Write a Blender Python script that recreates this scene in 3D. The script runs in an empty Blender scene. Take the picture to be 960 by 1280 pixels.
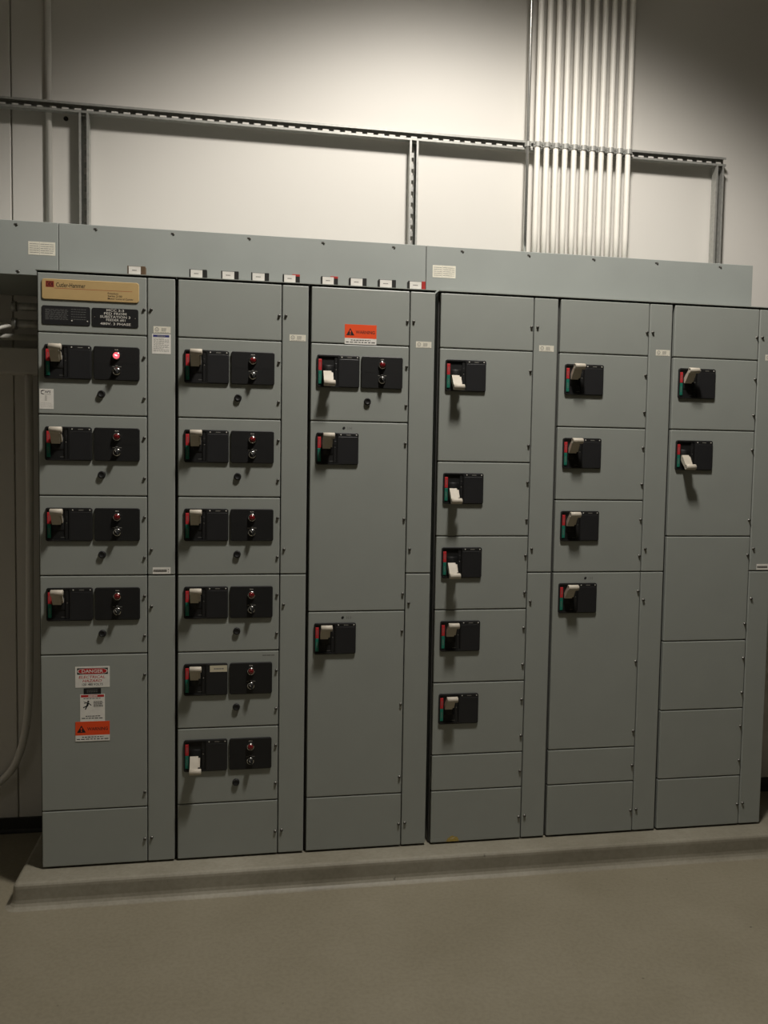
import bpy, bmesh, math, random
from mathutils import Matrix, Vector
random.seed(7)
scene = bpy.context.scene
COL = scene.collection
I = 0.0254                      # one inch in metres
PAD = 0.09                      # height of the equipment pad
PI = math.pi

# ------------------------------------------------------------------ camera
cam_d = bpy.data.cameras.new('camera')
cam = bpy.data.objects.new('camera', cam_d)
COL.objects.link(cam)
_a, _b, _c = -0.168715803, -0.0599954993, -0.0160437882
_M = Matrix.Rotation(_a, 3, 'Z') @ Matrix.Rotation(_b, 3, 'X') @ Matrix.Rotation(_c, 3, 'Y')
_r, _f, _u = _M.col[0], _M.col[1], _M.col[2]
_R = Matrix((_r, _u, -_f)).transposed().to_4x4()
_R.translation = Vector((0.7696, -3.2574, 1.59161 + PAD))
cam.matrix_world = _R
cam_d.sensor_fit = 'VERTICAL'
cam_d.sensor_height = 36.0
cam_d.sensor_width = 27.0
cam_d.lens = 36.0 * 1025.757 / 1280.0
cam_d.clip_start = 0.05
scene.camera = cam

# ------------------------------------------------------------------ world, lights, exposure
world = bpy.data.worlds.new('world')
scene.world = world
world.use_nodes = True
bg = world.node_tree.nodes['Background']
bg.inputs[0].default_value = (1.0, 0.93, 0.82, 1)
bg.inputs[1].default_value = 0.0

def spot(name, loc, power, angle, blend, radius, col):
    d = bpy.data.lights.new(name, 'SPOT')
    d.energy = power
    d.spot_size = math.radians(angle)
    d.spot_blend = blend
    d.shadow_soft_size = radius
    d.color = col
    o = bpy.data.objects.new(name, d)
    o.location = loc
    COL.objects.link(o)
    return o
WARM = (1.0, 0.945, 0.875)
# high-bay lamp above the aisle in front of the cabinets (its shade cuts the light off high on the wall)
spot('high_bay_or_fill', (1.71, -1.15, 4.71), 462, 125.0, 0.43, 0.20, WARM)
# a dimmer lamp of the next row at right, then a fill light
spot('high_bay_or_fill', (4.3, -3.7, 4.71), 5, 122.5, 0.44, 0.20, WARM)
spot('high_bay_or_fill', (-1.75, -3.7, 4.71), 16, 122.5, 0.44, 0.20, WARM)  # added fill light for the dark area left of the cabinets

# upward fill spots, added to brighten the upper wall by way of the ceiling
for _x, _y in ((1.71, -1.15), (4.3, -3.7)):
    _o = spot('added_ceiling_fill', (_x, _y, 4.76), 20, 150, 0.5, 0.1, WARM)
    _o.rotation_euler = (PI, 0, 0)

vs = scene.view_settings
vs.view_transform = 'Standard'
vs.look = 'None'
vs.gamma = 1.0
vs.use_curve_mapping = False
vs.exposure = 0.0

# ------------------------------------------------------------------ materials
MATS = {}
def mat(name, col, rough=0.5, metal=0.0, var=0.06, scale=8.0, bump=0.0, bscale=60.0, spec=0.4, emit=None, est=0.0, coat=0.0):
    m = bpy.data.materials.new(name)
    m.use_nodes = True
    nt = m.node_tree
    p = nt.nodes['Principled BSDF']
    p.inputs['Roughness'].default_value = rough
    p.inputs['Metallic'].default_value = metal
    p.inputs['Specular IOR Level'].default_value = spec
    p.inputs['Coat Weight'].default_value = coat
    tc = nt.nodes.new('ShaderNodeTexCoord')
    nz = nt.nodes.new('ShaderNodeTexNoise')
    nz.inputs['Scale'].default_value = scale
    nz.inputs['Detail'].default_value = 5
    nt.links.new(tc.outputs['Object'], nz.inputs['Vector'])
    rp = nt.nodes.new('ShaderNodeValToRGB')
    rp.color_ramp.elements[0].position = 0.3
    rp.color_ramp.elements[1].position = 0.7
    rp.color_ramp.elements[0].color = tuple(c * (1 - var) for c in col) + (1,)
    rp.color_ramp.elements[1].color = tuple(min(1, c * (1 + var)) for c in col) + (1,)
    nt.links.new(nz.outputs['Fac'], rp.inputs['Fac'])
    nt.links.new(rp.outputs['Color'], p.inputs['Base Color'])
    if bump:
        n2 = nt.nodes.new('ShaderNodeTexNoise')
        n2.inputs['Scale'].default_value = bscale
        n2.inputs['Detail'].default_value = 3
        nt.links.new(tc.outputs['Object'], n2.inputs['Vector'])
        b = nt.nodes.new('ShaderNodeBump')
        b.inputs['Strength'].default_value = bump
        b.inputs['Distance'].default_value = 0.002
        nt.links.new(n2.outputs['Fac'], b.inputs['Height'])
        nt.links.new(b.outputs['Normal'], p.inputs['Normal'])
    if emit:
        p.inputs['Emission Color'].default_value = tuple(emit) + (1,)
        p.inputs['Emission Strength'].default_value = est
    MATS[name] = m
    return m

mat('panel_grey', (0.306, 0.324, 0.298), 0.37, var=0.025, scale=5, bump=0.06, bscale=220)
mat('gap_shade', (0.06, 0.06, 0.055), 0.6)  # dark colour standing in for shade behind the door gaps
mat('trough_grey', (0.325, 0.348, 0.328), 0.45, var=0.04, scale=4, bump=0.05, bscale=200)
mat('black_plastic', (0.014, 0.014, 0.014), 0.5, var=0.1, bump=0.08, bscale=300, spec=0.35)
mat('black_recess', (0.006, 0.006, 0.006), 0.6)
mat('charcoal_plate', (0.020, 0.020, 0.021), 0.45, var=0.08, bump=0.08, bscale=400, spec=0.35)
mat('handle_beige', (0.50, 0.455, 0.375), 0.5, var=0.06, scale=20)
mat('marker_red', (0.50, 0.030, 0.035), 0.5)
mat('marker_green', (0.012, 0.17, 0.115), 0.5)
mat('chrome', (0.62, 0.61, 0.58), 0.16, metal=1.0, var=0.02)
mat('lens_red', (0.15, 0.008, 0.010), 0.15, var=0.15, scale=90, spec=0.6, coat=0.4)
mat('lens_red_lit', (0.6, 0.02, 0.03), 0.2, emit=(1.0, 0.10, 0.13), est=1.6)
mat('lens_core_lit', (0.9, 0.5, 0.5), 0.2, emit=(1.0, 0.55, 0.55), est=2.2)
mat('latch_metal', (0.16, 0.155, 0.14), 0.38, metal=0.8, var=0.1)
mat('print_white', (0.62, 0.60, 0.54), 0.6)
mat('print_dim', (0.16, 0.16, 0.15), 0.6)
mat('print_grey', (0.26, 0.25, 0.22), 0.6)
mat('print_black', (0.012, 0.012, 0.012), 0.6)
mat('sticker_white', (0.80, 0.78, 0.72), 0.5, var=0.06, scale=40)
mat('sticker_cream', (0.76, 0.73, 0.62), 0.5, var=0.08, scale=40)
mat('sticker_orange', (0.85, 0.085, 0.018), 0.5, var=0.03)
mat('sign_red', (0.50, 0.022, 0.022), 0.5)
mat('sign_blue', (0.035, 0.04, 0.19), 0.5)
mat('badge_tan', (0.52, 0.365, 0.165), 0.42, var=0.04, scale=15)
mat('badge_maroon', (0.10, 0.012, 0.014), 0.5)
mat('badge_line', (0.36, 0.07, 0.03), 0.5)
mat('tape_cream', (0.62, 0.57, 0.42), 0.55)
mat('yellow_worn', (0.42, 0.31, 0.08), 0.5, var=0.3, scale=200)
mat('wall_white', (0.61, 0.59, 0.548), 0.55, var=0.015, scale=1.5, bump=0.05, bscale=90)
mat('wall_paint_pipe', (0.61, 0.59, 0.548), 0.45, var=0.02)
mat('conduit_white', (0.78, 0.755, 0.69), 0.4, var=0.02)
mat('galvanised', (0.36, 0.36, 0.335), 0.42, metal=0.4, var=0.12, scale=60)
mat('steel_emt', (0.66, 0.66, 0.63), 0.16, metal=0.9, var=0.05)
mat('base_black', (0.022, 0.021, 0.019), 0.55)
mat('cable_white', (0.45, 0.44, 0.39), 0.55)
mat('block_black', (0.02, 0.02, 0.018), 0.5)
mat('block_red', (0.42, 0.03, 0.025), 0.5)
mat('block_brown', (0.12, 0.075, 0.04), 0.6)
mat('ceiling_paint', (0.78, 0.765, 0.72), 0.8)
mat('far_wall_paint', (0.06, 0.059, 0.055), 0.8)

def concrete(name, c0, c1, rough):
    m = bpy.data.materials.new(name)
    m.use_nodes = True
    nt = m.node_tree
    p = nt.nodes['Principled BSDF']
    p.inputs['Specular IOR Level'].default_value = 0.35
    tc = nt.nodes.new('ShaderNodeTexCoord')
    def noise(s, d, r=0.55):
        n = nt.nodes.new('ShaderNodeTexNoise')
        n.inputs['Scale'].default_value = s
        n.inputs['Detail'].default_value = d
        n.inputs['Roughness'].default_value = r
        nt.links.new(tc.outputs['Object'], n.inputs['Vector'])
        return n
    big, fine = noise(2.2, 6, 0.6), noise(70, 4)
    rp = nt.nodes.new('ShaderNodeValToRGB')
    rp.color_ramp.elements[0].position = 0.30
    rp.color_ramp.elements[1].position = 0.72
    rp.color_ramp.elements[0].color = c0 + (1,)
    rp.color_ramp.elements[1].color = c1 + (1,)
    nt.links.new(big.outputs['Fac'], rp.inputs['Fac'])
    mx = nt.nodes.new('ShaderNodeMix')
    mx.data_type = 'RGBA'
    mx.blend_type = 'MULTIPLY'
    mx.inputs['Factor'].default_value = 0.35
    r2 = nt.nodes.new('ShaderNodeValToRGB')
    r2.color_ramp.elements[0].position = 0.35
    r2.color_ramp.elements[0].color = (0.72, 0.70, 0.66, 1)
    r2.color_ramp.elements[1].position = 0.6
    r2.color_ramp.elements[1].color = (1, 1, 1, 1)
    nt.links.new(fine.outputs['Fac'], r2.inputs['Fac'])
    nt.links.new(rp.outputs['Color'], mx.inputs[6])
    nt.links.new(r2.outputs['Color'], mx.inputs[7])
    # scattered dark specks and scuffs
    vo = nt.nodes.new('ShaderNodeTexNoise')
    vo.inputs['Scale'].default_value = 22
    vo.inputs['Detail'].default_value = 2
    nt.links.new(tc.outputs['Object'], vo.inputs['Vector'])
    r3 = nt.nodes.new('ShaderNodeValToRGB')
    r3.color_ramp.elements[0].position = 0.215
    r3.color_ramp.elements[0].color = (0.35, 0.34, 0.32, 1)
    r3.color_ramp.elements[1].position = 0.25
    r3.color_ramp.elements[1].color = (1, 1, 1, 1)
    nt.links.new(vo.outputs['Fac'], r3.inputs['Fac'])
    m2 = nt.nodes.new('ShaderNodeMix')
    m2.data_type = 'RGBA'
    m2.blend_type = 'MULTIPLY'
    m2.inputs['Factor'].default_value = 0.8
    nt.links.new(mx.outputs[2], m2.inputs[6])
    nt.links.new(r3.outputs['Color'], m2.inputs[7])
    nt.links.new(m2.outputs[2], p.inputs['Base Color'])
    rr = nt.nodes.new('ShaderNodeMapRange')
    rr.inputs['To Min'].default_value = rough - 0.1
    rr.inputs['To Max'].default_value = rough + 0.12
    nt.links.new(big.outputs['Fac'], rr.inputs['Value'])
    nt.links.new(rr.outputs['Result'], p.inputs['Roughness'])
    b = nt.nodes.new('ShaderNodeBump')
    b.inputs['Strength'].default_value = 0.15
    b.inputs['Distance'].default_value = 0.003
    nt.links.new(fine.outputs['Fac'], b.inputs['Height'])
    nt.links.new(b.outputs['Normal'], p.inputs['Normal'])
    MATS[name] = m
concrete('floor_paint', (0.222, 0.198, 0.140), (0.262, 0.236, 0.172), 0.5)
concrete('pad_paint', (0.205, 0.188, 0.142), (0.32, 0.30, 0.24), 0.5)

# ------------------------------------------------------------------ mesh builder
_TXT = {}
def text_geo(s):
    if s not in _TXT:
        cu = bpy.data.curves.new('tmp', 'FONT')
        cu.body = s
        cu.resolution_u = 2
        cu.offset = 0.014
        o = bpy.data.objects.new('tmp', cu)
        COL.objects.link(o)
        dg = bpy.context.evaluated_depsgraph_get()
        me = bpy.data.meshes.new_from_object(o.evaluated_get(dg))
        v = [(q.co.x, q.co.y) for q in me.vertices]
        f = [tuple(p.vertices) for p in me.polygons]
        bpy.data.objects.remove(o)
        bpy.data.curves.remove(cu)
        bpy.data.meshes.remove(me)
        xs = [a[0] for a in v]; ys = [a[1] for a in v]
        x0, x1, y0, y1 = min(xs), max(xs), min(ys), max(ys)
        v = [((a - x0) / (x1 - x0), (b - y0) / (y1 - y0)) for a, b in v]
        _TXT[s] = (v, f)
    return _TXT[s]

class MB:
    def __init__(s, unit=1.0):
        s.v, s.f, s.m, s.sm, s.names, s.k = [], [], [], [], [], unit
    def mi(s, name):
        if name not in s.names: s.names.append(name)
        return s.names.index(name)
    def add(s, vs, fs, m, smooth=False):
        o = len(s.v); k = s.k; mi = s.mi(m)
        s.v += [(a * k, b * k, c * k) for a, b, c in vs]
        for f in fs:
            s.f.append(tuple(o + i for i in f)); s.m.append(mi); s.sm.append(smooth)
        return s
    def box(s, x0, x1, y0, y1, z0, z1, m, bev=0, seg=1):
        if not bev:
            v = [(x, y, z) for x in (x0, x1) for y in (y0, y1) for z in (z0, z1)]
            f = [(0, 1, 3, 2), (4, 6, 7, 5), (0, 4, 5, 1), (2, 3, 7, 6), (0, 2, 6, 4), (1, 5, 7, 3)]
            return s.add(v, f, m)
        bm = bmesh.new()
        bmesh.ops.create_cube(bm, size=1)
        for q in bm.verts:
            q.co = Vector(((x0 + x1) / 2 + q.co.x * (x1 - x0), (y0 + y1) / 2 + q.co.y * (y1 - y0), (z0 + z1) / 2 + q.co.z * (z1 - z0)))
        bmesh.ops.bevel(bm, geom=bm.edges[:], offset=bev, segments=seg, affect='EDGES', profile=0.5)
        bm.verts.index_update()
        s.add([tuple(q.co) for q in bm.verts], [tuple(q.index for q in f.verts) for f in bm.faces], m)
        bm.free()
        return s
    def loft(s, rings, m, smooth=True, cap0=True, cap1=True, closed=True):
        n = len(rings[0]); v = [p for r in rings for p in r]; f = []
        for a in range(len(rings) - 1):
            for i in range(n if closed else n - 1):
                j = (i + 1) % n
                f.append((a * n + i, a * n + j, (a + 1) * n + j, (a + 1) * n + i))
        s.add(v, f, m, smooth)
        if cap0: s.add(rings[0], [tuple(range(n))[::-1]], m)
        if cap1: s.add(rings[-1], [tuple(range(n))], m)
        return s
    def lathe_y(s, cx, cz, prof, m, n=20, smooth=True):
        # revolve (radius, y) about an axis along y through (cx, cz)
        rings = [[(cx + r * math.cos(2 * PI * i / n), y, cz + r * math.sin(2 * PI * i / n)) for i in range(n)] for r, y in prof]
        return s.loft(rings, m, smooth, False, True)
    def tube(s, path, r, m, n=12, caps=True):
        rings = []
        P = [Vector(p) for p in path]
        ref = None
        for i, p in enumerate(P):
            t = (P[min(i + 1, len(P) - 1)] - P[max(i - 1, 0)]).normalized()
            if ref is None:
                ref = Vector((0, 1, 0)) if abs(t.y) < 0.9 else Vector((1, 0, 0))
            a = (ref - t * ref.dot(t)).normalized(); ref = a
            b = t.cross(a)
            rr = r[i] if isinstance(r, (list, tuple)) else r
            rings.append([tuple(p + (a * math.cos(2 * PI * k / n) + b * math.sin(2 * PI * k / n)) * rr) for k in range(n)])
        return s.loft(rings, m, True, caps, caps)
    def rrect(s, x0, x1, z0, z1, r, yb, yf, m, ch=0.0, n=4):
        # rounded plate standing on y=yb, its front at y=yf (yf < yb), front edge chamfered by ch
        def ring(d, y):
            out = []
            rr = max(r - d, 1e-5)
            for cx, cz, a0 in ((x1 - r, z1 - r, 0), (x0 + r, z1 - r, 90), (x0 + r, z0 + r, 180), (x1 - r, z0 + r, 270)):
                for k in range(n + 1):
                    a = math.radians(a0 + 90 * k / n)
                    out.append((cx + rr * math.cos(a), y, cz + rr * math.sin(a)))
            return out
        rings = [ring(0, yb), ring(0, yf + ch)] + ([ring(ch, yf)] if ch else [])
        return s.loft(rings, m, False, True, True)
    def prism(s, prof, x0, x1, m, smooth=False):
        # (y, z) outline extruded along x
        return s.loft([[(x0, y, z) for y, z in prof], [(x1, y, z) for y, z in prof]], m, smooth)
    def quad(s, x0, x1, z0, z1, y, m):
        return s.add([(x0, y, z0), (x1, y, z0), (x1, y, z1), (x0, y, z1)], [(0, 1, 2, 3)], m)
    def poly(s, pts, y, m):
        return s.add([(a, y, b) for a, b in pts], [tuple(range(len(pts)))], m)
    def text(s, t, x0, x1, z0, z1, y, m, shear=0.0, rot=False):
        v, f = text_geo(t)
        if rot:
            return s.add([(x0 + (1 - b) * (x1 - x0), y, z0 + a * (z1 - z0)) for a, b in v], f, m)
        return s.add([(x0 + a * (x1 - x0) + shear * b * (z1 - z0), y, z0 + b * (z1 - z0)) for a, b in v], f, m)
    def words(s, x0, x1, z, h, y, m, seed=0, lo=0.08, hi=0.2):
        # a line of print too small to read: a row of word-long dashes
        rnd = random.Random(seed); L = x1 - x0; x = x0
        while x < x1 - 0.04 * L:
            w = min(rnd.uniform(lo, hi) * L, x1 - x)
            s.quad(x, x + w, z - h / 2, z + h / 2, y, m); x += w + 0.035 * L
        return s
    def shape(s, sy=1.0, dy=0.0):
        s.v = [(x, y * sy + dy * s.k, z) for x, y, z in s.v]
        return s
    def mesh(s, name):
        me = bpy.data.meshes.new(name)
        me.from_pydata(s.v, [], s.f)
        for n in s.names: me.materials.append(MATS[n])
        me.polygons.foreach_set('material_index', s.m)
        me.polygons.foreach_set('use_smooth', s.sm)
        me.update()
        bm = bmesh.new(); bm.from_mesh(me)
        bmesh.ops.remove_doubles(bm, verts=bm.verts, dist=1e-7)
        bm.to_mesh(me); bm.free()
        return me
    def build(s, name, parent=None, loc=(0, 0, 0)):
        return link(name, s.mesh(name), parent, loc)

def link(name, me, parent=None, loc=(0, 0, 0)):
    o = bpy.data.objects.new(name, me)
    COL.objects.link(o)
    o.location = loc
    if parent: o.parent = parent
    return o
def tag(o, label, cat, group=None):
    o['label'] = label; o['category'] = cat
    if group: o['group'] = group
    return o
def struct(o):
    o['kind'] = 'structure'
    return o
def empty(name, loc):
    o = bpy.data.objects.new(name, None)
    o.empty_display_size = 0.1
    COL.objects.link(o)
    o.location = loc
    return o

# ------------------------------------------------------------------ the room
WALL = 0.56
XL, XR, YF, ZC = -2.6, 6.6, -6.6, 5.1
struct(MB().box(XL, XR, YF, WALL + 0.2, -0.15, 0, 'floor_paint').build('floor'))
wb = struct(MB().box(XL, XR, WALL + 0.012, WALL + 0.2, 0, ZC, 'wall_white').build('wall_back'))
SEAM = -0.2225
for a, b in ((XL, SEAM - 0.003), (SEAM + 0.003, XR)):
    MB().box(a, b, WALL, WALL + 0.012, 0, ZC, 'wall_white', 0.002).build('wall_panel', wb)
struct(MB().box(XL - 0.2, XL, YF, WALL + 0.2, 0, ZC, 'wall_white').build('wall_left'))
struct(MB().box(XR, XR + 0.2, YF, WALL + 0.2, 0, ZC, 'far_wall_paint').build('wall_right'))
struct(MB().box(XL, XR, YF - 0.2, YF, 0, ZC, 'far_wall_paint').build('wall_front'))
struct(MB().box(XL, XR, YF, WALL + 0.2, ZC, ZC + 0.15, 'ceiling_paint').build('ceiling'))
prof = [(WALL, 0), (WALL - 0.022, 0), (WALL - 0.012, 0.004), (WALL - 0.007, 0.014), (WALL - 0.006, 0.064), (WALL - 0.004, 0.067), (WALL, 0.067)]
bb = struct(MB().prism(prof, XL, XR, 'base_black').build('baseboard_back'))

# drill hole in the wall under the channel
# ------------------------------------------------------------------ equipment pad
def pad():
    x0, x1, yf, yb = -0.075, 3.20, -0.105, WALL - 0.03
    prof = [(0.030, 0.0), (0.022, 0.003), (0.013, 0.009), (0.007, 0.018), (0.004, 0.030), (0.001, PAD - 0.018), (-0.001, PAD - 0.009), (-0.006, PAD - 0.003), (-0.014, PAD)]
    rc = 0.02; n = 5
    rings = []
    for o, z in prof:
        ring = []
        for k in range(n + 1):
            a = math.radians(180 + 90 * k / n)
            ring.append((x0 + rc + (rc + o) * math.cos(a), yf + rc + (rc + o) * math.sin(a), z))
        for k in range(n + 1):
            a = math.radians(270 + 90 * k / n)
            ring.append((x1 - rc + (rc + o) * math.cos(a), yf + rc + (rc + o) * math.sin(a), z))
        ring += [(x1 + o, yb, z), (x0 - o, yb, z)]
        rings.append(ring)
    # long edges cut up so that the shading stays even
    b = MB()
    b.loft(rings, 'pad_paint', False, True, True)
    return b.build('equipment_pad')
tag(pad(), 'low painted concrete pad that carries the row of grey cabinets', 'pad')

# ------------------------------------------------------------------ motor control cabinets
DH = 0.020                      # door thickness
_cache = {}
def shared(key, fn):
    if key not in _cache: _cache[key] = fn()
    return _cache[key]

def door_mesh(w, h):
    def mk():
        b = MB()
        b.box(0, w, 0, DH, -h, 0, 'panel_grey', 0.0034, 2)
        return b.mesh('unit_door')
    return shared(('door', round(w, 4), round(h, 4)), mk)

def latch_mesh():
    b = MB(I)
    b.lathe_y(0, 0, [(0.24, 0.0), (0.24, -0.05), (0.19, -0.07), (0.19, -0.34), (0.16, -0.40), (0.05, -0.41)], 'latch_metal', 14)
    b.box(-0.17, 0.17, -0.44, -0.40, -0.03, 0.03, 'black_recess')
    return b.shape(0.6).mesh('latch')

def housing_mesh():
    b = MB(I)                                             # origin: top left corner on the door face
    def rr(x0, x1, z0, z1, r, y, n=5):
        out = []
        for cx, cz, a0 in ((x1 - r, z1 - r, 0), (x0 + r, z1 - r, 90), (x0 + r, z0 + r, 180), (x1 - r, z0 + r, 270)):
            for k in range(n + 1):
                a = math.radians(a0 + 90 * k / n)
                out.append((cx + r * math.cos(a), y, cz + r * math.sin(a)))
        return out
    # rounded case with a sunk field for the handle
    b.loft([rr(0, 6.65, -5.0, 0, 0.34, 0.0), rr(0, 6.65, -5.0, 0, 0.34, -0.52), rr(0.05, 6.60, -4.95, -0.05, 0.29, -0.58),
            rr(0.20, 3.30, -4.72, -0.26, 0.12, -0.58), rr(0.20, 3.30, -4.72, -0.26, 0.12, -0.10)], 'black_plastic', False)
    # slot bed and the step beside the handle
    b.box(0.84, 2.72, -0.12, -0.06, -4.70, -0.26, 'black_recess')
    b.box(2.74, 3.22, -0.42, -0.06, -4.70, -0.26, 'black_plastic', 0.05)
    b.box(2.82, 3.14, -0.52, -0.40, -2.0, -1.3, 'black_plastic', 0.05)
    b.lathe_y(2.98, -2.3, [(0.10, -0.42), (0.10, -0.47), (0.04, -0.475)], 'latch_metal', 8)
    # small scale print at the bottom of the slot side
    b.words(2.1, 2.7, -4.45, 0.07, -0.125, 'print_dim', 3, 0.2, 0.4)
    # drum behind the handle
    b.prism([(-0.06 - 0.36 * math.sin(PI * k / 8), -2.5 + 1.0 * math.cos(PI * k / 8)) for k in range(9)], 0.95, 2.62, 'black_recess', True)
    return b.shape(0.5).mesh('disconnect_housing')

def cover_mesh(mark):
    b = MB(I)
    b.rrect(3.46, 6.56, -4.90, -0.62, 0.18, -0.05, -0.66, 'charcoal_plate', 0.05)
    b.rrect(3.46, 6.56, -0.66, -0.09, 0.16, -0.05, -0.62, 'black_plastic', 0.05)
    if mark:
        y = -0.623
        for cx in (3.86, 6.30):
            b.lathe_y(cx, -0.34, [(0.10, -0.62), (0.10, -0.635), (0.03, -0.64)], 'print_white', 8)
        b.words(4.72, 5.42, -0.34, 0.10, y, 'print_grey', 5, 0.2, 0.3)
    return b.shape(0.5).mesh('cover_plate')

def marker_mesh(kind):
    b = MB(I)
    if kind == 'on':
        b.prism([(-0.06, -2.42), (-0.46, -2.42), (-0.50, -2.38), (-0.50, -0.78), (-0.44, -0.68), (-0.06, -0.68)], 0.25, 0.74, 'marker_red')
        b.text('ON', 0.38, 0.62, -1.9, -1.2, -0.503, 'print_dim', rot=True)
        return b.shape(0.5).mesh('on_marker')
    b.prism([(-0.06, -4.52), (-0.44, -4.52), (-0.50, -4.40), (-0.50, -2.50), (-0.46, -2.46), (-0.06, -2.46)], 0.25, 0.74, 'marker_green')
    b.text('OFF', 0.38, 0.62, -3.95, -3.0, -0.503, 'print_dim', rot=True)
    return b.shape(0.5).mesh('off_marker')

def handle_mesh(up):
    b = MB(I)
    ang = math.radians(46)
    sgn = 1 if up else -1
    def P(r, t):            # r along the lever, t across it (t > 0: away from the pivot side that faces the middle)
        y = -(r * math.cos(ang)) + t * math.sin(ang) * -1
        z = sgn * (r * math.sin(ang) - t * math.cos(ang))
        return (y, -2.5 + z)
    # arm
    arm = [P(0.05, -0.42), P(1.2, -0.50), P(2.3, -0.42), P(2.75, -0.30), P(2.75, 0.25), P(2.2, 0.16), P(1.2, 0.30), P(0.3, 0.34)]
    if not up: arm = arm[::-1]
    b.prism(arm, 0.98, 2.22, 'handle_beige')
    b.prism([P(0.4, -0.30), P(1.5, -0.36), P(1.9, -0.1), P(0.5, 0.2)], 2.20, 2.50, 'handle_beige')
    # rounded grip across the end, hollow at its left end
    cy, cz = P(2.68, -0.06)
    n = 18
    def ring(x, r): return [(x, cy + r * math.cos(2 * PI * k / n), cz + r * math.sin(2 * PI * k / n)) for k in range(n)]
    b.loft([ring(0.96, 0.26), ring(0.96, 0.40), ring(1.00, 0.47), ring(2.66, 0.47), ring(2.73, 0.41), ring(2.75, 0.1)], 'handle_beige', True, False, True)
    b.loft([ring(1.25, 0.25), ring(0.96, 0.26)], 'black_recess', True, True, False)
    return b.mesh('disconnect_handle')

def device_panel_mesh():
    b = MB(I)
    b.rrect(0, 6.55, -4.95, 0, 0.32, 0.0, -0.62, 'black_plastic', 0.09)
    b.box(0.25, 6.3, -0.64, -0.60, -2.50, -2.44, 'black_plastic')
    b.text('RUN', 3.02, 3.52, -0.52, -0.38, -0.622, 'print_white')
    for a, c, s in ((2.62, 2.98, 1), (3.10, 3.44, 2), (3.56, 3.95, 3)):
        b.words(a, c, -2.82 if s == 2 else -2.93, 0.08, -0.643 if s == 9 else -0.622, 'print_grey', s, 0.4, 0.9)
    return b.shape(0.5).mesh('device_panel')
LX, LZ, SZ = 3.27, -1.33, -3.62
def lamp_bezel_mesh():
    b = MB(I)
    b.lathe_y(LX, LZ, [(0.62, -0.60), (0.62, -0.72), (0.57, -0.84), (0.50, -0.92), (0.44, -0.92), (0.42, -0.80)], 'chrome', 24)
    return b.shape(1.0, 0.30).mesh('lamp_bezel')
def lamp_lens_mesh(lit):
    b = MB(I)
    m = 'lens_red_lit' if lit else 'lens_red'
    b.lathe_y(LX, LZ, [(0.43, -0.78), (0.43, -0.98), (0.39, -1.10), (0.28, -1.18), (0.13, -1.22), (0.02, -1.23)], m, 20)
    if lit:
        b.add([(LX + 0.22 * math.cos(a) * 1.0 + 0.0, -1.235, LZ + 0.10 * math.sin(a) - 0.35 * 0.22 * math.cos(a)) for a in [2 * PI * k / 10 for k in range(10)]], [tuple(range(10))], 'lens_core_lit')
    return b.shape(1.0, 0.30).mesh('lamp_lens')
def switch_bezel_mesh():
    b = MB(I)
    b.lathe_y(LX, SZ, [(0.60, -0.60), (0.60, -0.70), (0.55, -0.80), (0.47, -0.86), (0.42, -0.86), (0.40, -0.78)], 'chrome', 24)
    return b.shape(1.0, 0.30).mesh('switch_bezel')
def switch_knob_mesh():
    b = MB(I)
    b.lathe_y(LX, SZ, [(0.42, -0.76), (0.42, -1.05), (0.38, -1.12), (0.05, -1.12)], 'black_plastic', 18)
    v = Matrix.Rotation(math.radians(-28), 3, 'Y')
    q = MB(1.0).box(-0.13, 0.13, -1.50, -1.05, -0.46, 0.46, 'black_plastic', 0.05)
    pts = [tuple(v @ Vector(p) + Vector((LX, 0, SZ))) for p in q.v]
    b.add(pts, q.f, 'black_plastic')
    tip = [tuple(v @ Vector(p) + Vector((LX, 0, SZ))) for p in MB(1.0).box(-0.03, 0.03, -1.515, -1.49, 0.05, 0.42, 'print_white').v]
    b.add(tip, [(0, 1, 3, 2), (4, 6, 7, 5), (0, 4, 5, 1), (2, 3, 7, 6), (0, 2, 6, 4), (1, 5, 7, 3)], 'print_white')
    return b.shape(1.0, 0.30).mesh('switch_knob')
def reset_mesh():
    b = MB(I)
    b.lathe_y(0, 0, [(0.56, 0.0), (0.56, -0.12), (0.50, -0.20), (0.50, -0.62), (0.46, -0.68), (0.34, -0.68), (0.30, -0.60), (0.05, -0.58)], 'black_plastic', 22)
    return b.shape(0.55).mesh('reset_button')

HX, HZ = 1.22, -1.78            # housing corner on its door (inches)
def disconnect(door, up, mark=True):
    p = (HX * I, 0, HZ * I)
    link('disconnect_housing', shared('housing', housing_mesh), door, p)
    link('on_marker', shared('on', lambda: marker_mesh('on')), door, p)['label'] = 'red indicator strip'
    link('off_marker', shared('off', lambda: marker_mesh('off')), door, p)['label'] = 'green indicator strip'
    link('disconnect_handle', shared(('handle', up), lambda: handle_mesh(up)), door, p)['label'] = 'beige lever handle'
    link('cover_plate', shared(('cover', mark), lambda: cover_mesh(mark)), door, p)
def devices(door, lit=False):
    p = (8.17 * I, 0, -1.80 * I)
    link('device_panel', shared('panel', device_panel_mesh), door, p)
    link('lamp_bezel', shared('lb', lamp_bezel_mesh), door, p)['label'] = 'chrome ring of the pilot lamp'
    link('lamp_lens', shared(('ll', lit), lambda: lamp_lens_mesh(lit)), door, p)['label'] = 'glowing red pilot lamp' if lit else 'dark red pilot lamp'
    link('switch_bezel', shared('sb', switch_bezel_mesh), door, p)['label'] = 'chrome ring of the selector switch'
    link('switch_knob', shared('sk', switch_knob_mesh), door, p)
    link('reset_button', shared('rb', reset_mesh), door, (9.22 * I, 0, -8.82 * I))['label'] = 'round black push button'

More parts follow.
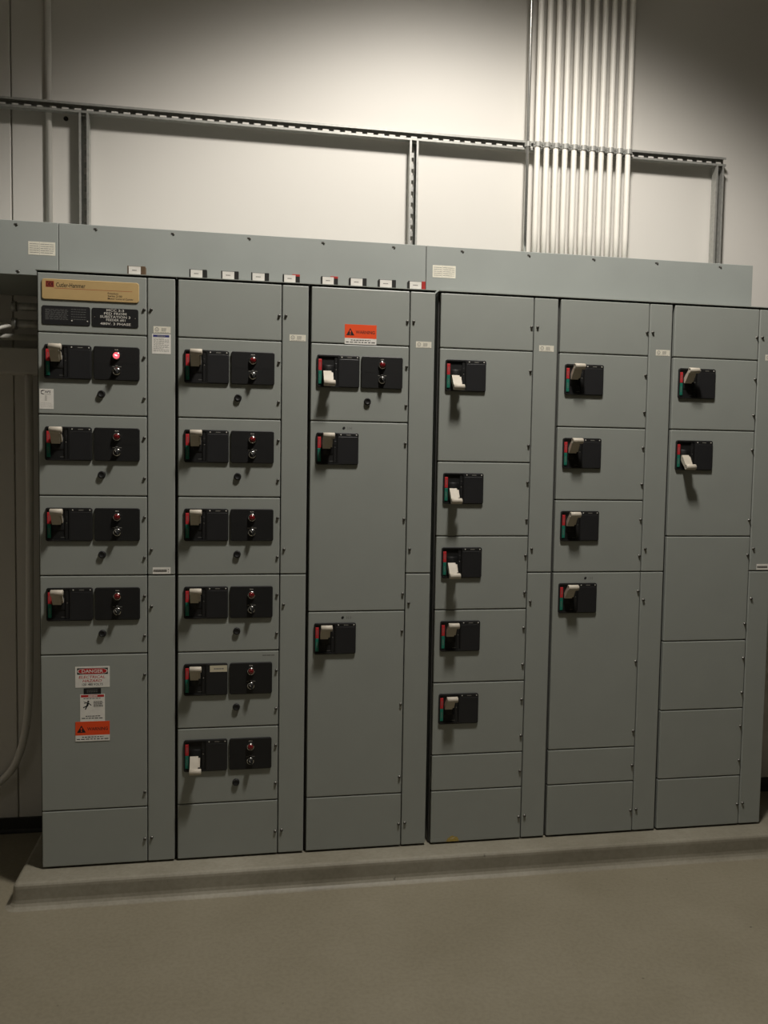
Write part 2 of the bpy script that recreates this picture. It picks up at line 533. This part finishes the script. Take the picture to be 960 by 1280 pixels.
# --- stickers and plates (each one part with its print) -----------------------------------------
def plate(b, w, h, m, y=-0.03, r=0.0):
    if r: b.rrect(0, w, -h, 0, r, 0.0, y, m, 0.02)
    else: b.box(0, w, y, 0.0, -h, 0, m)
def st_badge():
    b = MB(I); w, h = 13.7, 2.95
    b.rrect(0, w, -h, 0, 0.38, 0.0, -0.16, 'badge_tan', 0.06)
    y = -0.163
    b.quad(0.55, 1.72, -1.22, -0.32, y, 'badge_line')
    b.quad(0.66, 1.62, -1.15, -0.39, y - 0.004, 'badge_maroon')
    # interlocked letter mark in the square
    for x in (0.78, 1.20):
        b.quad(x, x + 0.09, -1.02, -0.52, y - 0.008, 'badge_line')
        b.quad(x, x + 0.30, -0.60, -0.52, y - 0.008, 'badge_line')
        b.quad(x, x + 0.30, -1.02, -0.94, y - 0.008, 'badge_line')
    b.text('Cutler-Hammer', 2.0, 6.1, -1.16, -0.50, y, 'print_black')
    b.quad(1.75, 12.75, -1.36, -1.30, y, 'badge_line')
    b.text('Freedom', 9.25, 10.75, -1.86, -1.60, y, 'print_black')
    b.text('Series 2100', 9.25, 11.3, -2.24, -1.96, y, 'print_black')
    b.text('Motor Control Center', 9.25, 12.9, -2.62, -2.34, y, 'print_black')
    return b.mesh('brand_plate')
def st_data():
    b = MB(I); b.rrect(0, 6.8, -2.75, 0, 0.3, 0.0, -0.08, 'charcoal_plate', 0.03)
    for k in range(8):
        b.words(0.5, 3.7, -0.55 - k * 0.2, 0.06, -0.083, 'print_dim', 20 + k)
    for k in range(5):
        b.words(4.1, 6.2, -0.42 - k * 0.36, 0.07, -0.083, 'print_dim', 40 + k)
    for x in (4.2, 6.4): b.lathe_y(x, -2.1, [(0.10, -0.08), (0.10, -0.12), (0.03, -0.13)], 'print_white', 8)
    return b.mesh('data_plate')
def st_feeder():
    b = MB(I); b.rrect(0, 6.65, -2.75, 0, 0.3, 0.0, -0.08, 'black_plastic', 0.03)
    y = -0.083
    for t, a, c, z in (('MCC 3-3', 2.1, 4.6, -0.47), ('FED FROM', 1.75, 4.95, -0.95), ('SUBSTATION 3', 1.2, 5.5, -1.43), ('FEEDER #01', 2.05, 4.8, -1.90), ('480V. 3 PHASE', 1.2, 5.55, -2.45)):
        b.text(t, a, c, z, z + 0.36, y, 'print_white')
    for x in (0.42, 6.22): b.lathe_y(x, -1.35, [(0.09, -0.08), (0.09, -0.12), (0.03, -0.13)], 'chrome', 8)
    return b.mesh('feeder_plate')
def st_ul(seed=1):
    def f():
        b = MB(I); plate(b, 2.5, 0.98, 'sticker_cream', -0.02)
        y = -0.023
        n = 14
        o = [(0.5 + 0.30 * math.cos(2 * PI * k / n), -0.46 + 0.30 * math.sin(2 * PI * k / n)) for k in range(n)]
        i_ = [(0.5 + 0.22 * math.cos(2 * PI * k / n), -0.46 + 0.22 * math.sin(2 * PI * k / n)) for k in range(n)]
        for k in range(n):
            j = (k + 1) % n
            b.poly([o[k], o[j], i_[j], i_[k]], y, 'print_grey')
        b.text('UL', 0.38, 0.62, -0.58, -0.34, y, 'print_grey')
        for k in range(4):
            b.words(1.15, 1.85, -0.26 - k * 0.14, 0.07, y, 'print_grey', seed * 7 + k, 0.3, 0.6)
        b.words(0.25, 2.2, -0.88, 0.05, y, 'print_grey', seed)
        return b.mesh('listing_label')
    return f
def st_blue():
    b = MB(I); plate(b, 2.72, 2.95, 'sticker_white', -0.02); y = -0.023
    b.quad(0.14, 2.5, -0.48, -0.14, y, 'sign_blue')
    b.words(0.75, 1.9, -0.31, 0.12, y - 0.003, 'print_grey', 3, 0.3, 0.5)
    for k in range(11):
        b.words(0.2, 2.45 if k % 4 else 1.7, -0.66 - k * 0.19, 0.07, y, 'print_grey', 60 + k)
    return b.mesh('notice_label')
def st_aps():
    b = MB(I); plate(b, 1.98, 2.95, 'sticker_white', -0.02); y = -0.023
    b.text('APS', 0.72, 1.55, -0.62, -0.24, y, 'print_black', 0.15)
    pts = []
    for k in range(13):
        t = PI * (0.35 + 1.15 * k / 12)
        pts.append((0.62 + 0.42 * math.cos(t), -0.5 + 0.26 * math.sin(t)))
    for k in range(12):
        (a, c), (d, e) = pts[k], pts[k + 1]
        w = 0.09 * math.sin(PI * (k + 0.6) / 13) + 0.015
        b.poly([(a, c - w), (d, e - w), (d, e + w), (a, c + w)], y, 'print_black')
    b.words(0.5, 1.6, -0.80, 0.07, y, 'print_grey', 5)
    for k in range(4): b.words(0.75, 1.05, -1.05 - k * 0.2, 0.09, y, 'print_grey', 80 + k, 0.5, 0.9)
    for k in range(3): b.words(0.2, 1.7, -2.1 - k * 0.25, 0.03, y, 'print_grey', 90 + k)
    return b.mesh('service_label')
def st_warning():
    b = MB(I); w = 5.0
    plate(b, w, 3.05, 'sticker_white', -0.02)
    y = -0.023
    b.quad(0, w, -2.12, 0, y, 'sticker_orange')
    b.poly([(0.22, -1.72), (1.52, -1.72), (0.87, -0.58)], y - 0.004, 'print_black')
    b.poly([(0.80, -1.30), (0.94, -1.30), (0.98, -0.95), (0.76, -0.95)], y - 0.008, 'sticker_orange')
    b.quad(0.79, 0.95, -1.58, -1.42, y - 0.008, 'sticker_orange')
    b.text('WARNING', 1.72, 4.72, -1.42, -0.92, y - 0.004, 'print_black')
    b.words(0.95, 4.05, -2.42, 0.13, y, 'print_black', 11, 0.06, 0.14)
    b.words(0.2, 4.8, -2.74, 0.13, y, 'print_black', 12, 0.06, 0.14)
    return b.mesh('warning_label')
def st_danger():
    b = MB(I); w, h = 5.0, 3.2
    plate(b, w, h, 'sticker_white', -0.03); y = -0.033
    b.quad(0.26, w - 0.26, -1.20, -0.22, y, 'print_black')
    n = 24
    el = lambda s: [(w / 2 + (2.12 * s) * math.copysign(abs(math.cos(2 * PI * k / n)) ** 0.7, math.cos(2 * PI * k / n)), -0.71 + 0.44 * s * math.copysign(abs(math.sin(2 * PI * k / n)) ** 0.7, math.sin(2 * PI * k / n))) for k in range(n)]
    b.poly(el(1.03), y - 0.003, 'sticker_white')
    b.poly(el(0.97), y - 0.006, 'sign_red')
    b.text('DANGER', 0.95, 4.05, -0.97, -0.45, y - 0.009, 'sticker_white')
    b.text('ELECTRICAL', 0.5, 4.3, -1.82, -1.40, y, 'sign_red', 0.25)
    b.text('HAZARD', 1.05, 3.8, -2.38, -1.98, y, 'sign_red', 0.25)
    b.text('120  480 VOLTS', 1.0, 4.0, -2.92, -2.56, y, 'print_black')
    return b.mesh('danger_sign')
def st_black():
    b = MB(I); plate(b, 2.5, 0.92, 'print_black', -0.04)
    b.words(0.45, 2.0, -0.30, 0.12, -0.043, 'print_dim', 4)
    b.words(0.45, 2.0, -0.56, 0.12, -0.043, 'print_dim', 5)
    return b.mesh('small_black_plate')
def st_man():
    b = MB(I); w, h = 3.6, 4.2
    plate(b, w, h, 'sticker_white', -0.025); y = -0.028
    b.quad(0.12, w - 0.12, -0.46, -0.10, y, 'sign_red')
    b.words(1.2, 2.5, -0.28, 0.16, y - 0.003, 'sticker_white', 2, 0.3, 0.5)
    b.words(0.5, 3.1, -0.66, 0.10, y, 'print_black', 3)
    # falling figure struck by a bolt
    def limb(a, c, t):
        (x0, z0), (x1, z1) = a, c
        L = math.hypot(x1 - x0, z1 - z0); nx, nz = -(z1 - z0) / L * t, (x1 - x0) / L * t
        b.poly([(x0 - nx, z0 - nz), (x1 - nx, z1 - nz), (x1 + nx, z1 + nz), (x0 + nx, z0 + nz)], y, 'print_black')
    n = 10
    b.poly([(1.18 + 0.15 * math.cos(2 * PI * k / n), -1.12 + 0.15 * math.sin(2 * PI * k / n)) for k in range(n)], y, 'print_black')
    limb((1.18, -1.28), (1.0, -1.85), 0.14)
    limb((1.2, -1.35), (1.62, -1.72), 0.06); limb((1.1, -1.32), (0.55, -1.35), 0.06)
    limb((1.0, -1.8), (0.75, -2.35), 0.08); limb((1.0, -1.8), (0.45, -2.05), 0.08)
    limb((0.5, -1.05), (0.95, -1.28), 0.03)
    for k in range(5): b.words(1.95, 3.3, -1.15 - k * 0.19, 0.10, y, 'print_black', 30 + k, 0.15, 0.3)
    b.words(0.8, 2.9, -3.38, 0.13, y, 'print_black', 41)
    b.words(0.25, 3.35, -3.70, 0.13, y, 'print_black', 42)
    return b.mesh('shock_label')
def st_mid():
    b = MB(I); plate(b, 2.65, 1.0, 'sticker_white', -0.02); y = -0.023
    b.quad(0.08, 2.1, -0.72, -0.34, y, 'print_grey')
    b.words(0.15, 2.0, -0.44, 0.07, y - 0.003, 'print_black', 5)
    b.words(0.4, 2.0, -0.62, 0.07, y - 0.003, 'print_black', 6)
    for z in (-0.36, -0.72): b.quad(2.25, 2.38, z - 0.06, z + 0.06, y, 'print_black')
    return b.mesh('divider_label')
def st_tape():
    b = MB(I); plate(b, 2.62, 1.0, 'tape_cream', -0.02)
    b.words(0.6, 2.1, -0.52, 0.2, -0.023, 'print_grey', 8, 0.15, 0.3)
    return b.mesh('tape_label')
def ink(kind):
    b = MB(I); y = -0.01
    n = 10
    b.poly([(0.22 * math.cos(2 * PI * k / n) + 0.05 * math.sin(2 * PI * k / n), 0.24 * math.sin(2 * PI * k / n)) for k in range(n)], y, 'print_black')
    for k in range(3):
        x = 0.62 + 0.3 * k
        b.quad(x, x + 0.06, -0.24, 0.22, y, 'print_dim')
        if (k + kind) % 2: b.quad(x, x + 0.2, -0.03, 0.03, y, 'print_dim')
    return b.mesh('ink_mark')
def st_small_mark():
    b = MB(I); b.words(0, 1.9, 0, 0.16, -0.01, 'print_dim', 6, 0.2, 0.35); return b.mesh('ink_mark')
def st_yellow():
    b = MB(I)
    b.poly([(-1.05, 0)] + [(1.05 * math.cos(PI - PI * k / 10), 0.98 * math.sin(PI * k / 10) * (1.0 if k % 3 else 0.86)) for k in range(1, 10)] + [(1.05, 0)], -0.012, 'yellow_worn')
    b.poly([(-0.5, 0.42), (0.1, 0.62), (0.45, 0.80), (0.05, 0.52)], -0.016, 'sticker_cream')
    return b.mesh('worn_sticker')

def put(parent, name, mesh, x, z, label, y=0.0):
    # x, z in inches from the parent's origin
    o = link(name, mesh, parent, (x * I, y, z * I))
    if label: o['label'] = label
    return o

# --- a section: body, doors, wireway doors -------------------------------------------------------
GAP = 0.07
def section(x0, units, label, last=False, mid_split=True):
    root = empty('motor_control_section', (x0, 0, PAD))
    tag(root, label, 'cabinet', 'grey motor control cabinet sections in a row')
    W = 20 * I
    b = MB()
    b.box(0.004, W - 0.003, DH + 0.012, 0.505, 0.0, 90 * I - 0.002, 'panel_grey')
    b.build('cabinet_body', root)
    b = MB()                                             # sheet coloured dark to stand in for shade in the door gaps
    b.box(0.002, W - 0.001, DH + 0.001, DH + 0.012, 0.004, 90 * I - 0.004, 'gap_shade')
    b.build('gap_shade_sheet', root)
    t = MB(); t.box(0.001, W, -0.001, 0.5, 90 * I - 0.0025, 90 * I, 'panel_grey')
    t.build('top_plate', root)
    doors = []
    zt = 0.0
    hs = [9] + [u[0] for u in units] + [9]
    for k, h in enumerate(hs):
        z0 = zt + (0.42 if k == 0 else GAP)
        z1 = zt + h - (0.30 if k == len(hs) - 1 else GAP)
        xa, xb = 0.32, 15.72
        # the door's origin is the nominal corner of its slot
        me = door_mesh((xb - xa) * I, (z1 - z0) * I)
        d = link('unit_door', me, root, (xa * I, 0, (90 - z0) * I))
        # helper offsets: parts are placed from the slot corner (x0, zt)
        d['ox'] = -xa; d['oz'] = (z0 - zt)
        doors.append(d)
        zs = {9: (5.15,), 12: (3.2, 9.3), 24: (3.3, 21.7), 30: (3.3, 15.3, 27.3), 18: (3.2, 15.2), 6: (3.3,)}[h]
        for z in zs:
            link('latch', shared('latch', latch_mesh), d, ((15.38 - xa) * I, 0, (-z + (z0 - zt)) * I))
        zt += h
    wire = []
    for a, c, zs in ((0.42, 45 - GAP, (5.1, 41.1)), (45 + GAP, 89.7, (49.8, 86.0))):
        d = link('wireway_door', door_mesh((19.85 - 15.86) * I, (c - a) * I), root, (15.86 * I, 0, (90 - a) * I))
        d['ox'] = -15.86; d['oz'] = a
        for z in zs:
            link('latch', shared('latch', latch_mesh), d, ((16.4 - 15.86) * I, 0, (a - z) * I))
        wire.append(d)
    # unit fittings
    for d, u in zip(doors[1:-1], units):
        if len(u) > 1:
            n0 = set(d.children)
            disconnect(d, u[1], u[3] if len(u) > 3 else True)
            if u[2]: devices(d, u[2] == 'lit')
            for c in set(d.children) - n0:
                c.location.x += d['ox'] * I
                c.location.z += d['oz'] * I
    return root, doors, wire
def on(door, name, mesh, X, Z, label, y=0.0):
    # X: inches from the section's left side; Z: inches below the slot's top
    return put(door, name, mesh, X + door['ox'], -Z + door['oz'], label, y)
def on_wire(door, name, mesh, X, Z, label):
    # Z: inches below the cabinet top
    return put(door, name, mesh, X + door['ox'], -Z + door['oz'], label)

U, D = True, False
S = []
GAP34 = 0.0112
S.append(section(0.0, [(12, U, 'lit'), (12, U, 'dark'), (12, U, 'dark'), (12, U, 'dark'), (24,)],
    'grey cabinet section with tan badge plate, one glowing red lamp and stacked danger stickers'))
S.append(section(20 * I, [(12, U, 'dark'), (12, U, 'dark'), (12, U, 'dark'), (12, U, 'dark'), (12, U, 'dark', False), (12, D, 'dark')],
    'grey cabinet section with six equal drawers, each with switch panel and push button'))
S.append(section(40 * I, [(12, D, 'dark'), (30, U, None), (30, U, None)],
    'grey cabinet section with orange warning sticker and two tall doors below it'))
S.append(section(60 * I + GAP34, [(18, D, None), (12, D, None), (12, D, None), (12, U, None), (12, U, None), (6,)],
    'grey cabinet section with five breaker handles in one column, yellow worn spot at its foot'))
S.append(section(80 * I + GAP34, [(12, U, None), (12, U, None), (12, U, None), (30, U, None), (6,)],
    'grey cabinet section with four breaker handles, the lowest on a tall door'))
S.append(section(100 * I + GAP34, [(12, U, None), (18, D, None), (18,), (12,), (12,)],
    'grey cabinet section at the right end with only two breaker handles and blank doors below'))

s1, s2, s3, s4, s5, s6 = S
d = s1[1]
on(d[0], 'brand_plate', st_badge(), 0.95, 1.30, 'tan plate with maroon logo and red line')
on(d[0], 'data_plate', st_data(), 0.9, 5.15, 'black plate with fine grey print')
on(d[0], 'feeder_plate', st_feeder(), 7.9, 5.18, 'black plate with white lettering')
on(d[1], 'service_label', st_aps(), 0.48, 8.28, 'white sticker with black logo')
on(d[5], 'danger_sign', st_danger(), 5.24, 1.85, 'white danger sign with red and black header')
on(d[5], 'small_black_plate', st_black(), 6.45, 5.18, 'small black plate')
on(d[5], 'shock_label', st_man(), 5.92, 6.1, 'white sticker with falling figure', -0.0004)
o = on(d[5], 'warning_label', shared('warn', st_warning), 5.22, 10.28, 'orange and white warning sticker', -0.0009)
on_wire(s1[2][0], 'listing_label', shared('ul1', st_ul(1)), 16.72, 7.5, 'small cream label')
on_wire(s1[2][0], 'notice_label', st_blue(), 16.52, 8.62, 'white sticker with blue header')
on_wire(s1[2][0], 'divider_label', shared('mid', st_mid), 16.58, 43.80, 'small white label')
on_wire(s6[2][0], 'divider_label', shared('mid', st_mid), 17.15, 43.78, 'small white label')
for k, (s, x, z) in enumerate(((s2, 16.98, 7.88), (s3, 16.83, 8.14), (s4, 16.76, 7.94), (s5, 17.08, 7.87), (s6, 17.12, 7.95))):
    on_wire(s[2][0], 'listing_label', shared('ul%d' % (k % 3), st_ul(k % 3 + 1)), x, z, 'small cream label')
on(s3[1][0], 'warning_label', shared('warn', st_warning), 5.5, 5.93, 'orange and white warning sticker')
on(s2[1][5], 'tape_label', st_tape(), 5.17, 2.10, 'strip of cream tape', -0.315 * I)
on(s2[1][5], 'ink_mark', st_small_mark(), 13.2, 0.75, None)
on(s3[1][2], 'ink_mark', ink(0), 5.55, 1.05, None)
on(s3[1][3], 'ink_mark', ink(1), 5.75, 1.0, None)
on(s5[1][4], 'ink_mark', ink(0), 5.9, 1.0, None)
on(s4[1][7], 'worn_sticker', st_yellow(), 4.1, 8.62, 'worn yellow half-round sticker')
for s in S:
    for dd in s[1] + s[2]:
        for k in ('ox', 'oz'): del dd[k]

# ------------------------------------------------------------------ wireway trough on the cabinets
TY, TZ0, TZ1 = 0.115, PAD + 90 * I, PAD + 90 * I + 0.2035
tr = empty('wireway_trough', (1.4, TY, TZ0))
tag(tr, 'long grey steel wiring trough lying on top of the cabinet row', 'trough')
for a, b in ((-1.1, 0.0585), (0.0605, 1.503), (1.505, 2.985)):
    MB().box(a - 1.4, b - 1.4, 0, 0.432, 0.0005, TZ1 - TZ0, 'trough_grey', 0.0015).build('trough_body', tr)
def screw():
    b = MB()
    b.lathe_y(0, 0, [(0.0042, 0.001), (0.0042, -0.002), (0.0015, -0.004)], 'latch_metal', 10)
    b.box(-0.010, 0.002, -0.0012, 0.0, -0.001, 0.005, 'latch_metal')
    return b.mesh('screw')
for x in [-0.39, -0.09, 0.20, 0.49, 0.785, 1.08, 1.37, 1.66, 1.95, 2.24, 2.53, 2.83]:
    link('screw', shared('screw', screw), tr, (x - 1.4, 0, 0.187))
for x in (-0.085,):
    link('screw', shared('screw', screw), tr, (x - 1.4, 0, 0.012))
def tl(seed):
    b = MB(); b.box(0, 0.098, -0.0006, 0, -0.05, 0, 'sticker_cream'); y = -0.0008
    for a, c in ((0.005, 0.038), (0.044, 0.092)):
        for k in range(5):
            b.words(a, c, -0.009 - k * 0.008, 0.002, y, 'print_grey', seed + k + int(a * 1000), 0.2, 0.5)
    b.quad(0.0405, 0.0412, -0.048, -0.002, y, 'print_grey')
    return b.mesh('rating_label')
link('rating_label', tl(3), tr, (-0.05 - 1.4, 0, 0.128))['label'] = 'small cream label'
link('rating_label', tl(9), tr, (1.532 - 1.4, 0, 0.126))['label'] = 'small cream label'

# ------------------------------------------------------------------ tag blocks along the cabinet tops
blocks = [(12.91, 15.5, 'brown', 'over the tan badge plate'), (21.9, 24.5, None, 'leftmost over the six-drawer cabinet'),
          (26.6, 29.23, None, 'middle one over the six-drawer cabinet'), (31.1, 33.8, None, 'right one over the six-drawer cabinet doors'),
          (35.9, 38.5, 'red', 'over the narrow strip beside the six-drawer cabinet'), (41.8, 44.4, 'redtop', 'left one over the orange warning sticker cabinet'),
          (46.2, 48.9, None, 'middle one straight above the orange warning sticker'), (50.8, 53.55, None, 'right one over the orange warning sticker cabinet doors'),
          (55.55, 58.3, 'redend', 'rightmost of the row, red at its end')]
for x0, x1, kind, where in blocks:
    w = (x1 - x0) * I; h = 1.33 * I; t = 0.032
    r = empty('tag_block', (x0 * I, 0.012, PAD + 90 * I))
    col = {None: 'black block', 'brown': 'brown block', 'red': 'red-topped block', 'redtop': 'red-edged block', 'redend': 'red-ended block'}[kind]
    tag(r, 'small %s with white label %s' % (col, where), 'tag', 'small labelled blocks on the cabinet tops')
    m = 'block_brown' if kind == 'brown' else 'block_black'
    b = MB(); b.box(0.003, w - 0.015, 0.001, t, 0, h - 0.001, m, 0.001); b.build('block_body', r)
    b = MB()
    b.box(0, 0.0035, 0, t, 0, h, m, 0.0008)
    b.build('end_cap', r)
    b = MB(); b.box(w - 0.016, w, 0.0, t, 0, h, {'brown': 'block_brown', 'redend': 'block_red'}.get(kind, 'block_black'), 0.0012); b.build('end_cap', r)
    if kind in ('red', 'redtop'):
        b = MB(); b.box(w - 0.03, w, -0.0004, t, h - 0.008, h + 0.001, 'block_red', 0.0008); b.build('red_clip', r)
    b = MB(); b.box(0.005, w - 0.017, -0.0012, 0.0005, 0.003, h - 0.003, 'sticker_white')
    b.words(0.018, w - 0.032, h * 0.5, 0.003, -0.0014, 'print_grey', int(x0), 0.2, 0.5)
    b.build('label_card', r)

# ------------------------------------------------------------------ slotted channels on the wall
def channel(length, width=0.041, depth=0.021, pitch=0.0508):
    # along +x from 0; back plate at z=0 .. web down to -depth, open side at -z; y 0..width
    b = MB(); t = 0.0026; m = 'galvanised'
    b.box(0, length, 0, t, -depth, 0, m); b.box(0, length, width - t, width, -depth, 0, m)
    b.box(0, length, t, 0.0095, -depth, -depth + t, m); b.box(0, length, width - 0.0095, width - t, -depth, -depth + t, m)
    s0, s1 = 0.0135, width - 0.0135
    b.box(0, length, t, s0, -t, 0, m); b.box(0, length, s1, width - t, -t, 0, m)
    x = 0.0
    n = int(length / pitch)
    for k in range(n + 1):
        a = k * pitch; c = min(length, a + 0.0225)
        b.box(a, c, s0, s1, -t, 0, m)
    return b
HZT = PAD + 3.103
CHY, CHW = 0.508, 0.041
# along x, open side to the front: length -> x, width -> z, depth -> y
ch = channel(4.176, CHW, 0.029).build('slotted_channel')
ch.matrix_world = Matrix.Translation((-1.10, CHY + 0.029, HZT - CHW)) @ Matrix(((1, 0, 0, 0), (0, 0, 1, 0), (0, 1, 0, 0), (0, 0, 0, 1)))
tag(ch, 'long horizontal galvanised slotted channel fixed high along the white wall', 'channel', 'slotted steel channels on the wall')
for x, lab in ((0.0625, 'short upright galvanised channel beside the painted wall pipe'), (1.5035, 'short upright slotted channel in the middle of the white wall'), (3.0265, 'short upright galvanised channel at the right end of the long channel')):
    o = channel(HZT - CHW - TZ1 - 0.001, CHW, 0.041).build('slotted_channel')
    # stands on the trough: length -> z, width -> x, open side to the front
    o.matrix_world = Matrix.Translation((x, CHY + 0.041, TZ1 + 0.0005)) @ Matrix(((0, 1, 0, 0), (0, 0, 1, 0), (1, 0, 0, 0), (0, 0, 0, 1)))
    tag(o, lab, 'channel', 'slotted steel channels on the wall')

# ------------------------------------------------------------------ conduits up the wall
def clamp_mesh(r):
    b = MB(); n = 10
    for z in (0,):
        path = [(r * 1.12 * math.cos(PI + PI * k / n), r * 1.12 * math.sin(PI + PI * k / n), 0) for k in range(n + 1)]
        rings = []
        for (x, y, _z) in path:
            q = Vector((x, y, 0)).normalized() * 0.0022
            rings.append([(x + q.x, y + q.y, -0.011), (x + q.x, y + q.y, 0.011), (x - q.x, y - q.y, 0.011), (x - q.x, y - q.y, -0.011)])
        b.loft(rings, 'galvanised', False)
    b.box(-r * 1.12 - 0.0055, -r * 1.12 + 0.002, -0.003, r, -0.011, 0.011, 'galvanised')
    b.box(r * 1.12 - 0.002, r * 1.12 + 0.0055, -0.003, r, -0.011, 0.011, 'galvanised')
    b.tube([(-r * 1.5, -0.001, 0), (r * 1.5, -0.001, 0)], 0.0035, 'steel_emt', 8)
    return b.mesh('strap_clamp')
def conduit(name, x, r, m, label, group=None, wobble=0.0):
    y = CHY - r - 0.001
    z0, z1 = TZ1 + 0.0005, ZC - 0.001
    root = empty(name, (x, y, z0))
    tag(root, label, 'conduit', group)
    zz = [0, 0.2, 0.45, 0.7, 1.0, 1.4, z1 - z0]
    b = MB(); b.tube([(wobble * (1 - k / 6) * -1, 0, z) for k, z in enumerate(zz)], r, m, 16); b.build('conduit_pipe', root)
    b = MB(); b.tube([(-wobble, 0, 0), (-wobble, 0, 0.008), (-wobble, 0, 0.008), (-wobble, 0, 0.03)], [r * 1.3, r * 1.3, r * 1.15, r * 1.15], 'galvanised', 12); b.build('connector', root)
    link('strap_clamp', shared(('clamp', r), lambda: clamp_mesh(r)), root, (0, 0, HZT - 0.0205 - z0))
words = ['leftmost white conduit, next to the bare steel one', 'second white conduit from the bare steel one', 'third white conduit from the bare steel one', 'fourth white conduit from the bare steel one', 'fifth white conduit from the bare steel one',
         'sixth white conduit, middle one of the white row', 'fifth white conduit from the right end of the row', 'fourth white conduit from the right end of the row', 'third white conduit from the right end of the row', 'second white conduit from the right end of the row', 'rightmost white conduit of the row above the trough']
for k in range(11):
    conduit('wall_conduit', 2.1085 + k * 0.0451, 0.0133, 'conduit_white', words[k], 'white conduits rising from the trough', 0.004)
conduit('steel_conduit', 2.062, 0.0085, 'steel_emt', 'thin bare shiny steel conduit left of the white conduit row', None, 0.004)

b = MB(); b.tube([(0, 0, 2.2), (0, 0, ZC - 0.002)], 0.0135, 'wall_paint_pipe', 16)
tag(b.build('wall_pipe', None, (-0.068, WALL - 0.0085, 0)), 'vertical pipe painted like the white wall at the upper left', 'pipe')
b = MB(); b.lathe_y(0, 0, [(0.010, 0.0), (0.010, -0.004), (0.007, -0.006), (0.006, -0.002), (0.001, -0.002)], 'base_black', 14)  # black disc, its colour stands in for the dark of a hole
tag(b.build('wall_hole', None, (0.001, WALL, PAD + 3.050)), 'small black disc for a hole in the white wall below the long channel', 'hole')

# ------------------------------------------------------------------ pipes and cables left of the cabinets
b = MB(); b.box(-1.2, -0.004, 0.44, WALL, 0, 0.105, 'wall_paint_pipe', 0.003)
tag(b.build('wall_duct', None, (0, 0, PAD + 1.945)), 'square painted duct on the wall left of the cabinets', 'duct')
def stub(z, y, r, label):
    root = empty('conduit_stub', (-0.13, y, PAD + z))
    tag(root, label, 'conduit', 'conduit stubs into the cabinet side')
    b = MB(); b.tube([(0.0, 0, 0), (0.127, 0, 0)], r, 'galvanised', 16); b.build('stub_pipe', root)
    b = MB(); n = 8
    b.tube([(-0.012, 0, 0), (0.006, 0, 0)], r * 1.28, 'galvanised', 8); b.build('lock_nut', root)
    b = MB(); b.tube([(0.113, 0, 0), (0.1265, 0, 0)], r * 1.22, 'galvanised', 8); b.build('lock_nut', root)
stub(2.186, 0.235, 0.016, 'upper grey conduit stub entering the left cabinet side')
stub(2.118, 0.235, 0.018, 'lower grey conduit stub entering the left cabinet side')
b = MB(); b.tube([(-1.2, 0, 0), (-0.003, 0, 0)], 0.0125, 'cable_white', 14)
tag(b.build('side_pipe', None, (0, 0.235, PAD + 2.066)), 'thin horizontal pipe running left from the cabinet side', 'pipe')
def curve(pts, n=8):
    P = [Vector(p) for p in pts]; out = []
    P = [2 * P[0] - P[1]] + P + [2 * P[-1] - P[-2]]
    for i in range(1, len(P) - 2):
        for k in range(n):
            t = k / n; a, b_, c, d_ = P[i - 1], P[i], P[i + 1], P[i + 2]
            out.append(tuple(0.5 * ((2 * b_) + (c - a) * t + (2 * a - 5 * b_ + 4 * c - d_) * t * t + (3 * b_ - a - 3 * c + d_) * t ** 3)))
    out.append(tuple(P[-2])); return out
b = MB(); b.tube(curve([(-0.143, 0.235, PAD + 2.122), (-0.18, 0.232, PAD + 2.121), (-0.26, 0.22, PAD + 2.112), (-0.5, 0.2, PAD + 2.08), (-0.9, 0.2, PAD + 2.06)]), 0.006, 'cable_white', 10)
tag(b.build('cable', None), 'pale cable running left from the lower conduit stub', 'cable', 'pale cables at the left edge')
b = MB(); b.tube(curve([(-0.143, 0.224, PAD + 2.108), (-0.17, 0.205, PAD + 2.098), (-0.21, 0.18, PAD + 2.075), (-0.26, 0.16, PAD + 2.04), (-0.36, 0.14, PAD + 1.95)]), 0.008, 'cable_white', 10)
tag(b.build('cable', None), 'thicker pale cable drooping left below the other one', 'cable', 'pale cables at the left edge')
b = MB(); b.tube(curve([(-0.150, 0.512, PAD + 1.944), (-0.150, 0.512, PAD + 1.5), (-0.155, 0.512, PAD + 1.0), (-0.160, 0.512, PAD + 0.62), (-0.174, 0.510, PAD + 0.41), (-0.208, 0.508, PAD + 0.27), (-0.26, 0.506, PAD + 0.185), (-0.36, 0.505, PAD + 0.12), (-0.55, 0.505, PAD + 0.08)]), 0.0165, 'wall_paint_pipe', 14)
tag(b.build('flexible_conduit', None), 'thick flexible conduit hanging down the wall and sweeping left', 'conduit')
